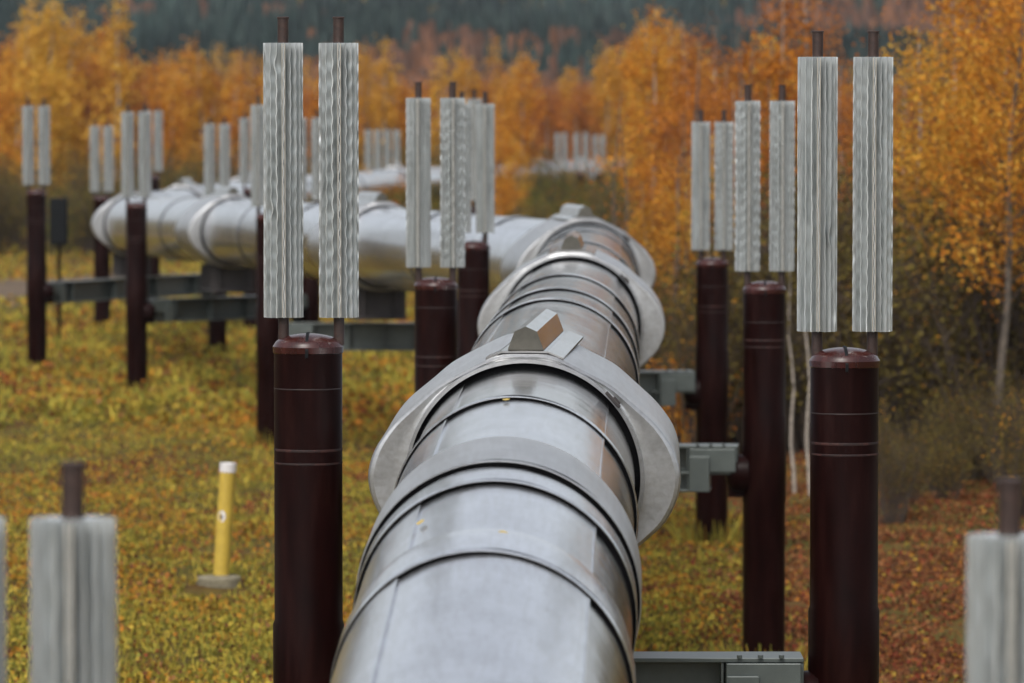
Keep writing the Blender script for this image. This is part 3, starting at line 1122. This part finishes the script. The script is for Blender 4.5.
NEAR = [make_tree('birch_tree', 21, 10.5, 4.4, 13000, .085, M_LEAF_ORANGE, base=.32, nb=64, bark=M_GBARK),
        make_tree('birch_tree', 22, 9.5, 3.8, 10000, .085, M_LEAF_GOLD, base=.34, nb=56, bark=M_GBARK),
        make_tree('birch_tree', 23, 11, 3.2, 3600, .085, M_LEAF_RUST, base=.3, nb=50)]
MID = [make_tree('birch_tree', 31, 10, 3.2, 4600, .12, M_LEAF_ORANGE, base=.2),
       make_tree('birch_tree', 32, 9.4, 2.8, 4000, .12, M_LEAF_GOLD, base=.2),
       make_tree('birch_tree', 33, 10.5, 3.2, 3200, .11, M_LEAF_RUST, base=.24),
       make_tree('larch_tree', 34, 10.5, 3.0, 4600, .11, M_LEAF_GOLD, base=.12, shape='larch', nb=60)]
FARP = [make_tree('birch_tree', 41, 10, 2.7, 3000, .18, M_LEAF_GOLD, base=.14),
        make_tree('birch_tree', 42, 10, 2.4, 2600, .18, M_LEAF_ORANGE, base=.16),
        make_tree('larch_tree', 43, 11, 2.8, 3000, .18, M_LEAF_GOLD, base=.1, shape='larch', nb=60),
        make_tree('birch_tree', 44, 9, 2.8, 2300, .18, M_LEAF_RUST, base=.12)]
BARE = make_tree('bare_birch', 51, 7.5, 1.8, 260, .085, M_LEAF_OLIVE, base=.45, nb=26, trunk_r=.062)
BARE2 = make_tree('bare_birch', 52, 7.5, 1.6, 160, .085, M_LEAF_RUST, base=.4, nb=30, trunk_r=.042, bark=M_GBARK)
SHR = [make_shrub(61, 2.9, 2.6, 2600, .075, M_LEAF_OLIVE, 44), make_shrub(62, 2.4, 2.4, 2200, .08, M_LEAF_GREEN, 38), make_shrub(63, 3.3, 2.4, 2000, .075, M_LEAF_OLIVE, 46),
       make_shrub(64, 1.6, 1.9, 2000, .08, M_LEAF_ORANGE, 30)]


def plant(proto, x, y, scale, label, group, cat='tree', hs=1.0):
    kind, mt, mc = proto
    root = tag(empty(kind, (x, y, float(ground_z(x, y)) - .03), random.random() * 6.283), label, cat, group)
    root.scale = (scale, scale, scale * hs)
    for nm, me in ((('stems' if kind == 'shrub' else 'trunk'), mt), (('foliage' if kind == 'shrub' else 'crown'), mc)):
        o = bpy.data.objects.new(nm, me); C.objects.link(o); o.parent = root
    return root


def px_xy(px, Y): return (px - 512) / F * Y


def H_for(top_px, Y):          # tree height that puts its top on that row
    return HC + (110 - top_px) / F * Y


rt = random.Random(5)


def zone(px):
    for lim, ph in ((20, 'left of the leftmost fin pair'), (85, 'behind the leftmost fin pair'), (170, 'behind the second fin cluster'), (250, 'right of the second fin cluster'),
                    (365, 'behind the sharp left fins'), (410, 'right of the sharp left fins'), (500, 'behind the fins by the bend'), (550, 'left of the distant white pipe'),
                    (620, 'above the distant white pipe'), (690, 'just left of the right-hand posts'), (740, 'behind the farthest right-hand fins'), (800, 'behind the middle right-hand fins'),
                    (900, 'behind the sharp right fins'), (960, 'right of the sharp right fins')):
        if px < lim: return ph
    return 'at the right edge'
# left-hand far wood
G1 = 'autumn trees of the far wood behind the left pipe'
tops = [(-60, 20), (0, 28), (45, -6), (80, 16), (115, 0), (150, 42), (205, 32), (250, 52), (300, 58), (355, 40), (385, 44), (412, 68), (440, 52), (470, 42), (510, 35), (545, 55), (600, 42), (650, 5), (700, 40), (740, 55), (780, 50), (830, 60), (900, 60), (960, 40), (1090, 30)]
for k in range(146):
    px = -70 + 1170 * (k + rt.random()) / 146
    Y = rt.uniform(232, 300) if px < 470 else rt.uniform(292, 350)
    top = np.interp(px, [t[0] for t in tops], [t[1] for t in tops]) + abs(rt.gauss(0, 10)) + (8 if Y > 270 else 0)
    pr = rt.choice(FARP)
    h = max(5, H_for(top, Y))
    sc_ = h / 10.2
    kd = {0: 'gold birch', 1: 'orange birch', 2: 'golden larch', 3: 'rusty birch'}[FARP.index(pr)]
    plant(pr, px_xy(px, Y), Y, sc_, 'blurred %s in the far wood %s' % (kd, zone(px)), G1 + ', ' + kd + ' ' + zone(px))
for (px, Y, top) in ((45, 225, -8), (116, 222, 2), (20, 228, 30), (205, 226, 42), (170, 230, 62), (235, 224, 58), (440, 240, 62), (520, 240, 44), (500, 236, 70)):
    lab = {45: 'tallest golden tree at far left behind the leftmost fin pair', 116: 'tall pointed golden tree above the second fin group from the left', 520: 'golden tree in the gap left of the distant white pipe'}.get(px)
    plant(FARP[0 if px in (45, 205) else (2 if px in (116, 440) else 1)], px_xy(px, Y), Y, H_for(top, Y) / 10.2, lab or 'tree at the front of the far wood ' + zone(px), G1)

# middle trees, right of the bend
G2 = 'autumn birches right of the pipe bend'
mids = [(652, 128, -8, 0), (668, 135, 35, 1), (682, 120, 25, 2), (690, 112, 40, 0), (655, 150, 15, 3), (720, 118, 30, 2), (745, 110, 45, 0), (760, 124, 10, 1), (785, 105, -15, 0), (800, 120, -20, 2),
        (690, 150, 30, 0), (650, 104, 150, 1), (675, 100, 140, 0), (705, 97, 100, 1), (735, 98, 95, 2), (500, 175, 110, 0), (518, 182, 120, 1), (488, 165, 100, 0), (838, 118, 75, 2), (860, 112, 130, 1), (905, 115, 120, 2), (925, 108, 150, 2), (885, 125, 90, 2), (730, 104, 70, 2), (700, 108, 60, 2),
        (672, 165, 20, 0), (770, 135, 30, 0), (700, 140, 45, 1), (365, 186, 150, 1), (402, 190, 165, 0), (385, 182, 185, 3)]
for (px, Y, top, k) in mids:
    h = max(2.6, H_for(top, Y))
    lab = {652: 'tall orange birch standing in the middle just right of the distant pipe', 785: 'tall orange birch behind the left fin of the sharp right post',
           650: 'low orange birch right above the pipe bend'}.get(px, '%s in the nearer wood %s' % (('orange birch', 'golden birch', 'rusty birch', 'golden larch')[k], zone(px)))
    plant(MID[k], px_xy(px, Y), Y, h / 10.2, lab, G2)

# right-hand near trees with single leaves visible
G3 = 'near birches at the right edge'
nears = [(1000, 79, -60, 0, 'big orange birch filling the right edge above the near blurred fin'), (960, 84, -10, 1, 'golden birch left of the big one at the right edge'), (1060, 86, -70, 0, 'birch cut off by the right edge of the picture'),
         (1035, 93, -40, 2, 'orange birch behind the big one at the right edge'), (900, 92, 95, 2, 'thin reddish birch just right of the sharp right fins'), (935, 90, 130, 0, 'short orange birch under the bare slanting twig'),
         (980, 88, 100, 1, 'bushy golden birch low at the right edge'), (1110, 84, -50, 1, 'golden birch outside the right edge'), (870, 96, 150, 2, 'orange birch seen through the gap of the sharp right fins')]
for (px, Y, top, k, lab) in nears:
    plant(NEAR[k], px_xy(px, Y), Y, H_for(top, Y) / 10.4, lab, G3)
for (px, Y, top, lab) in ((794, 78.6, 245, 'bare pale birch trunk just left of the sharp right post'), (810, 78, 230, 'bare pale birch trunk touching the sharp right post'), (912, 90, 30, 'bare thin birch right of the sharp fins'),
                          (950, 95, -20, 'bare slanting birch among the right-hand crowns'), (790, 92, 120, 'pale bare birch behind the right fins'), (1003, 91, 60, 'pale bare trunk near the right edge')):
    plant(BARE, px_xy(px, Y), Y, H_for(top, Y) / 7.5, lab, 'bare pale birch trunks')

for k in range(26):
    px = rt.choice((rt.uniform(600, 700), rt.uniform(690, 800), rt.uniform(820, 1020), rt.uniform(0, 450)))
    Y = rt.uniform(88, 125) if px > 600 else rt.uniform(208, 230)
    plant(BARE2, px_xy(px, Y), Y, H_for(rt.uniform(20, 130), Y) / 7.5, 'thin bare birch stem in the wood ' + zone(px), 'thin bare birch stems ' + zone(px))

# thicket of shrubs
G4 = 'olive brown shrubs of the thicket edge'
n4 = 0
for k in range(100):                              # right-hand thicket
    px = rt.uniform(770, 1110); Y = rt.uniform(80, 106)
    if Y < 86 and px < 890: Y += 8
    pr = SHR[rt.choice((0, 0, 0, 2, 2, 2))]
    plant(pr, px_xy(px, Y), Y, rt.uniform(1.1, 1.6), 'olive brown shrub in the tangled thicket ' + zone(px), G4 + ' ' + zone(px), 'shrub')
for k in range(26):
    px = rt.uniform(830, 1110); Y = rt.uniform(71, 82)
    plant(SHR[rt.choice((0, 2, 2))], px_xy(px, Y), Y, rt.uniform(.3, .62), 'low scrubby shrub on the leaf litter ' + zone(px), 'low shrubs before the thicket ' + zone(px), 'shrub')
for k in range(44):                              # behind the bend
    px = rt.uniform(590, 790); Y = rt.uniform(88, 125)
    plant(SHR[rt.choice((0, 1, 1, 2, 3))], px_xy(px, Y), Y, rt.uniform(.8, 1.2), 'olive and orange shrub behind the bend, ' + zone(px), 'shrubs behind the pipe bend ' + zone(px), 'shrub')
for k in range(26):                              # under the far pipe
    px = rt.uniform(520, 640); Y = rt.uniform(150, 215)
    plant(SHR[rt.choice((1, 1, 0, 3))], px_xy(px, Y), Y, rt.uniform(.8, 1.15), 'green brown shrub in front of the distant white pipe', 'shrubs before the distant pipe', 'shrub')
for k in range(24):
    px = rt.uniform(525, 640); Y = rt.uniform(222, 240)
    plant(SHR[rt.choice((1, 2, 3))], px_xy(px, Y), Y, rt.uniform(.9, 1.45), 'blurred shrub right under the distant white pipe', 'shrubs under the distant pipe', 'shrub')
for k in range(20):
    px = rt.uniform(350, 530); Y = rt.uniform(165, 190)
    plant(SHR[rt.choice((3, 3, 0, 1))], px_xy(px, Y), Y, rt.uniform(.8, 1.3), 'orange tinged shrub beyond the middle fins and the near pipe', 'shrubs between the two pipe runs', 'shrub')
for k in range(84):                              # skirt of the left wood
    px = rt.uniform(-70, 470); Y = rt.uniform(206, 232)
    plant(SHR[rt.choice((0, 2, 0, 1))], px_xy(px, Y), Y, rt.uniform(1.0, 1.6), 'dark shrub at the foot of the far wood ' + zone(px), 'shrubs at the foot of the left wood ' + zone(px), 'shrub')


# ------------------------------------------------------------------ ground cover
def vnoise(x, y, sc_, seed=0):
    r = np.random.default_rng(seed); T = r.random((256, 256))
    x = x / sc_; y = y / sc_
    xi, yi = np.floor(x).astype(int), np.floor(y).astype(int)
    fx, fy = x - xi, y - yi
    fx, fy = fx * fx * (3 - 2 * fx), fy * fy * (3 - 2 * fy)
    g = lambda i, j: T[(xi + i) % 256, (yi + j) % 256]
    return (g(0, 0) * (1 - fx) + g(1, 0) * fx) * (1 - fy) + (g(0, 1) * (1 - fx) + g(1, 1) * fx) * fy


PAL = {
    'green': [(0.24, 0.225, 0.045), (0.36, 0.30, 0.05), (0.18, 0.165, 0.035), (0.44, 0.33, 0.055)],
    'gold': [(0.46, 0.24, 0.035), (0.42, 0.17, 0.03), (0.40, 0.28, 0.05), (0.30, 0.22, 0.04)],
    'brown': [(0.20, 0.08, 0.035), (0.13, 0.05, 0.025), (0.30, 0.14, 0.06), (0.09, 0.045, 0.025)],
    'red': [(0.24, 0.05, 0.03), (0.18, 0.06, 0.03), (0.34, 0.12, 0.04), (0.12, 0.05, 0.025)],
}


def cover(name, count, ylo, yhi, size, hmax, label, margin):
    r = np.random.default_rng(int(ylo))
    u = r.random(count * 2)
    Y = 1 / (1 / ylo + u * (1 / yhi - 1 / ylo))
    X = (r.random(count * 2) - .5) * (.207 * Y + margin * 2)
    # leave the track bare
    tx = np.interp(Y, [c[1] for c in ctl], [c[0] for c in ctl]); on = (Y > 134) & (Y < 182) & (np.abs(X - tx) < 3) & (X < -12)
    ty = np.interp(X, [c[0] for c in ctl], [c[1] for c in ctl]); on |= (np.abs(Y - ty) < 6) & (X < -13)
    on |= ((X - MARK[0]) ** 2 + ((Y - MARK[1] + 1) / 1.8) ** 2) < .5 ** 2
    clump = vnoise(X, Y, .55, 3) * .6 + vnoise(X, Y, 1.9, 4) * .4
    ok = (~on) & (r.random(count * 2) < (.15 + 1.5 * np.clip(clump - .25, 0, 1)))
    X, Y, clump = X[ok][:count], Y[ok][:count], clump[ok][:count]
    n = len(X)
    h = hmax * np.clip((clump - .2) * 1.7, .12, 1.3)
    right = smooth01((X - 2.1 - .4 * np.sin(Y * .2) + (vnoise(X, Y, 1.5, 9) - .5) * 3) / 1.6)
    h = h * (1 - .8 * right)
    Z = ground_z(X, Y) + h * r.random(n) ** .8 + .012
    m1 = vnoise(X, Y, 3.2, 5) * .5 + vnoise(X, Y, .8, 6) * .5
    m2 = vnoise(X, Y, 2.1, 7) * .55 + vnoise(X, Y, .5, 8) * .45
    col = np.zeros((n, 3))
    w = np.stack([np.clip(1.62 * m1, .1, 2) ** 3 * (1 - right), np.clip(1.42 * (1 - m1), 0, 2) ** 3 * (1 - right) + 0.16 * right,
                  .16 * (1 - right) + 1.6 * right * np.ones(n), (np.clip(m2 - .60, 0, 1) * 5.5) ** 2 * (1 - right) + .75 * right], 1)
    w /= w.sum(1, keepdims=True)
    cs = np.cumsum(w, 1); q = r.random(n)[:, None]
    which = np.minimum((q > cs).sum(1), 3)
    for k, key in enumerate(('green', 'gold', 'brown', 'red')):
        idx = np.where(which == k)[0]
        col[idx] = np.array(PAL[key])[r.integers(0, 4, len(idx))]
    col *= r.uniform(.75, 1.2, (n, 1))
    V = leaf_quads(np.stack([X, Y, Z], 1), size, r)
    # grass-like leaves stand up
    g = (which == 0) & (r.random(n) < .42)
    up = np.zeros((n, 3)); up[:, 2] = 1; up[:, :2] = r.normal(0, .35, (n, 2))
    wdt = np.stack([r.normal(size=n), r.normal(size=n) * .5, np.zeros(n)], 1); wdt /= np.linalg.norm(wdt, axis=1, keepdims=True)
    hh = size * r.uniform(.7, 1.7, (n, 1)); wd = size * .2
    P = np.stack([X, Y, Z - h * .3], 1)
    B = np.stack([P - wdt * wd, P + wdt * wd, P + up * hh + wdt * wd * .3, P + up * hh - wdt * wd * .3], 1)
    V[g] = B[g]
    me = quads_mesh(name, V, col=col); me.materials.append(M_COVER)
    o = bpy.data.objects.new(name, me); C.objects.link(o)
    tag(o, label, 'ground cover', kind='stuff')


cover('ground_cover', 300000, 42, 96, .066, .20, 'yellowing grass and orange low plants with fallen leaves', 3.5)
cover('distant_ground_cover', 120000, 96, 240, .15, .36, 'blurred yellow green grass out to the foot of the woods', 6)

# tufts of grass round the post feet
def tuft(p, label, seed, w=.55, h=.42):
    r = np.random.default_rng(seed); n = 230
    a = r.random(n) * 6.283; rad = w * r.random(n) ** .6
    keep = rad > .2
    a, rad = a[keep], rad[keep]; n = len(a)
    gx, gy = p.x + np.cos(a) * rad, p.y + np.sin(a) * rad
    gz = ground_z(gx, gy)
    P = np.stack([gx - p.x, gy - p.y, gz - float(ground_z(p.x, p.y)) - .02], 1)
    up = np.stack([np.cos(a) * .35 + r.normal(0, .2, n), np.sin(a) * .35 + r.normal(0, .2, n), np.ones(n)], 1)
    wd = np.stack([r.normal(size=n), r.normal(size=n), np.zeros(n)], 1); wd /= np.linalg.norm(wd, axis=1, keepdims=True)
    hh = h * r.uniform(.35, 1.0, (n, 1))
    V = np.stack([P - wd * .014, P + wd * .014, P + up * hh + wd * .005, P + up * hh - wd * .005], 1)
    me = quads_mesh('grass_tuft', V, col=np.array([(0.26, 0.25, 0.05), (0.40, 0.33, 0.06), (0.17, 0.16, 0.035), (0.34, 0.20, 0.04)])[r.integers(0, 4, n)])
    me.materials.append(M_COVER)
    o = bpy.data.objects.new('grass_tuft', me); C.objects.link(o); o.location = (p.x, p.y, float(ground_z(p.x, p.y)))
    tag(o, label, 'grass', 'grass tufts round the post feet')


for k, (pp, lb) in enumerate(((pD_r, 'yellow green tuft round the foot of the farthest right-hand post'), (pC_r, 'grass tuft round the foot of the middle right-hand post'),
                              (pE_l, 'grass tuft at the foot of the slender post behind the sharp left one'), (pF_l, 'grass tuft round the foot of the post before the left pipe'),
                              (pG_l, 'grass tuft round the foot of the leftmost post'), (pG_r, 'grass tuft at the foot of the post under the left pipe'))):
    tuft(pp, lb, 300 + k)

# ------------------------------------------------------------------ far hill forest: spruces with rusty stands
def hill_forest():
    r = np.random.default_rng(77)
    n = 26000
    Y = 1 / (1 / 560 + r.random(n) * (1 / 3000 - 1 / 560))
    Y = np.where(r.random(n) < .5, r.uniform(600, 2600, n), Y)
    X = (r.random(n) - .5) * (.25 * Y + 120)
    Z = ground_z(X, Y)
    rusty = (vnoise(X + 900, Y * .45, 70, 21) * .6 + vnoise(X + 500, Y * .5, 24, 22) * .4)
    isr = (rusty + r.normal(0, .05, n) + .13 * smooth01((Y - 1150) / 500) - .05) > .55
    H = np.where(isr, r.uniform(4, 7, n), r.uniform(4, 9, n)); Wd = np.where(isr, H * .30, H * .22)
    quads = []; cols = []
    spruce = np.array([(0.022, 0.034, 0.031), (0.03, 0.042, 0.038), (0.018, 0.027, 0.026)])
    rust = np.array([(0.11, 0.055, 0.035), (0.085, 0.048, 0.034), (0.14, 0.065, 0.035)])
    c = np.where(isr[:, None], rust[r.integers(0, 3, n)], spruce[r.integers(0, 3, n)]) * r.uniform(.7, 1.3, (n, 1)) * (.55 + 1.0 * vnoise(X + 300, Y * .4, 40, 33))[:, None]
    for tier in range(3):
        for k in range(5):
            a0 = k / 5 * 6.283 + tier + r.random(n) * .3; a1 = a0 + 6.283 / 5
            zb = Z + H * (.08 + .27 * tier); zt = Z + H * (.48 + .26 * tier); ww = Wd * (1 - .27 * tier)
            z0 = np.zeros(n)
            p0 = np.stack([X + np.cos(a0) * ww, Y + np.sin(a0) * ww, zb], 1); p1 = np.stack([X + np.cos(a1) * ww, Y + np.sin(a1) * ww, zb], 1)
            rr = np.where(isr, .55, .08) * ww
            t0 = np.stack([X + np.cos(a0) * rr, Y + np.sin(a0) * rr, zt], 1); t1 = np.stack([X + np.cos(a1) * rr, Y + np.sin(a1) * rr, zt], 1)
            quads.append(np.stack([p0, p1, t1, t0], 1)); cols.append(c)
    me = quads_mesh('hillside_forest', np.concatenate(quads), col=np.concatenate(cols)); me.materials.append(M_FAR)
    o = bpy.data.objects.new('hillside_forest', me); C.objects.link(o)
    tag(o, 'dark bluish spruce forest with rusty stands on the far hillside', 'forest', kind='stuff')


hill_forest()

# ------------------------------------------------------------------ haze
HAZE = 0.00007
if HAZE > 0:
    m = bpy.data.materials.new("air_haze"); m.use_nodes = True
    n = m.node_tree; n.nodes.clear()
    pv = N(n, "ShaderNodeVolumePrincipled")
    pv.inputs['Color'].default_value = (0.80, 0.88, 0.97, 1)
    pv.inputs['Density'].default_value = HAZE
    ou = N(n, "ShaderNodeOutputMaterial")
    n.links.new(pv.outputs[0], ou.inputs['Volume'])
    hb = MB(); hb.box((0, 2550, 98), (4600, 5600, 210))
    tag(hb.build('haze', m), 'thin pale air between the camera and the far hill', 'haze', kind='stuff')
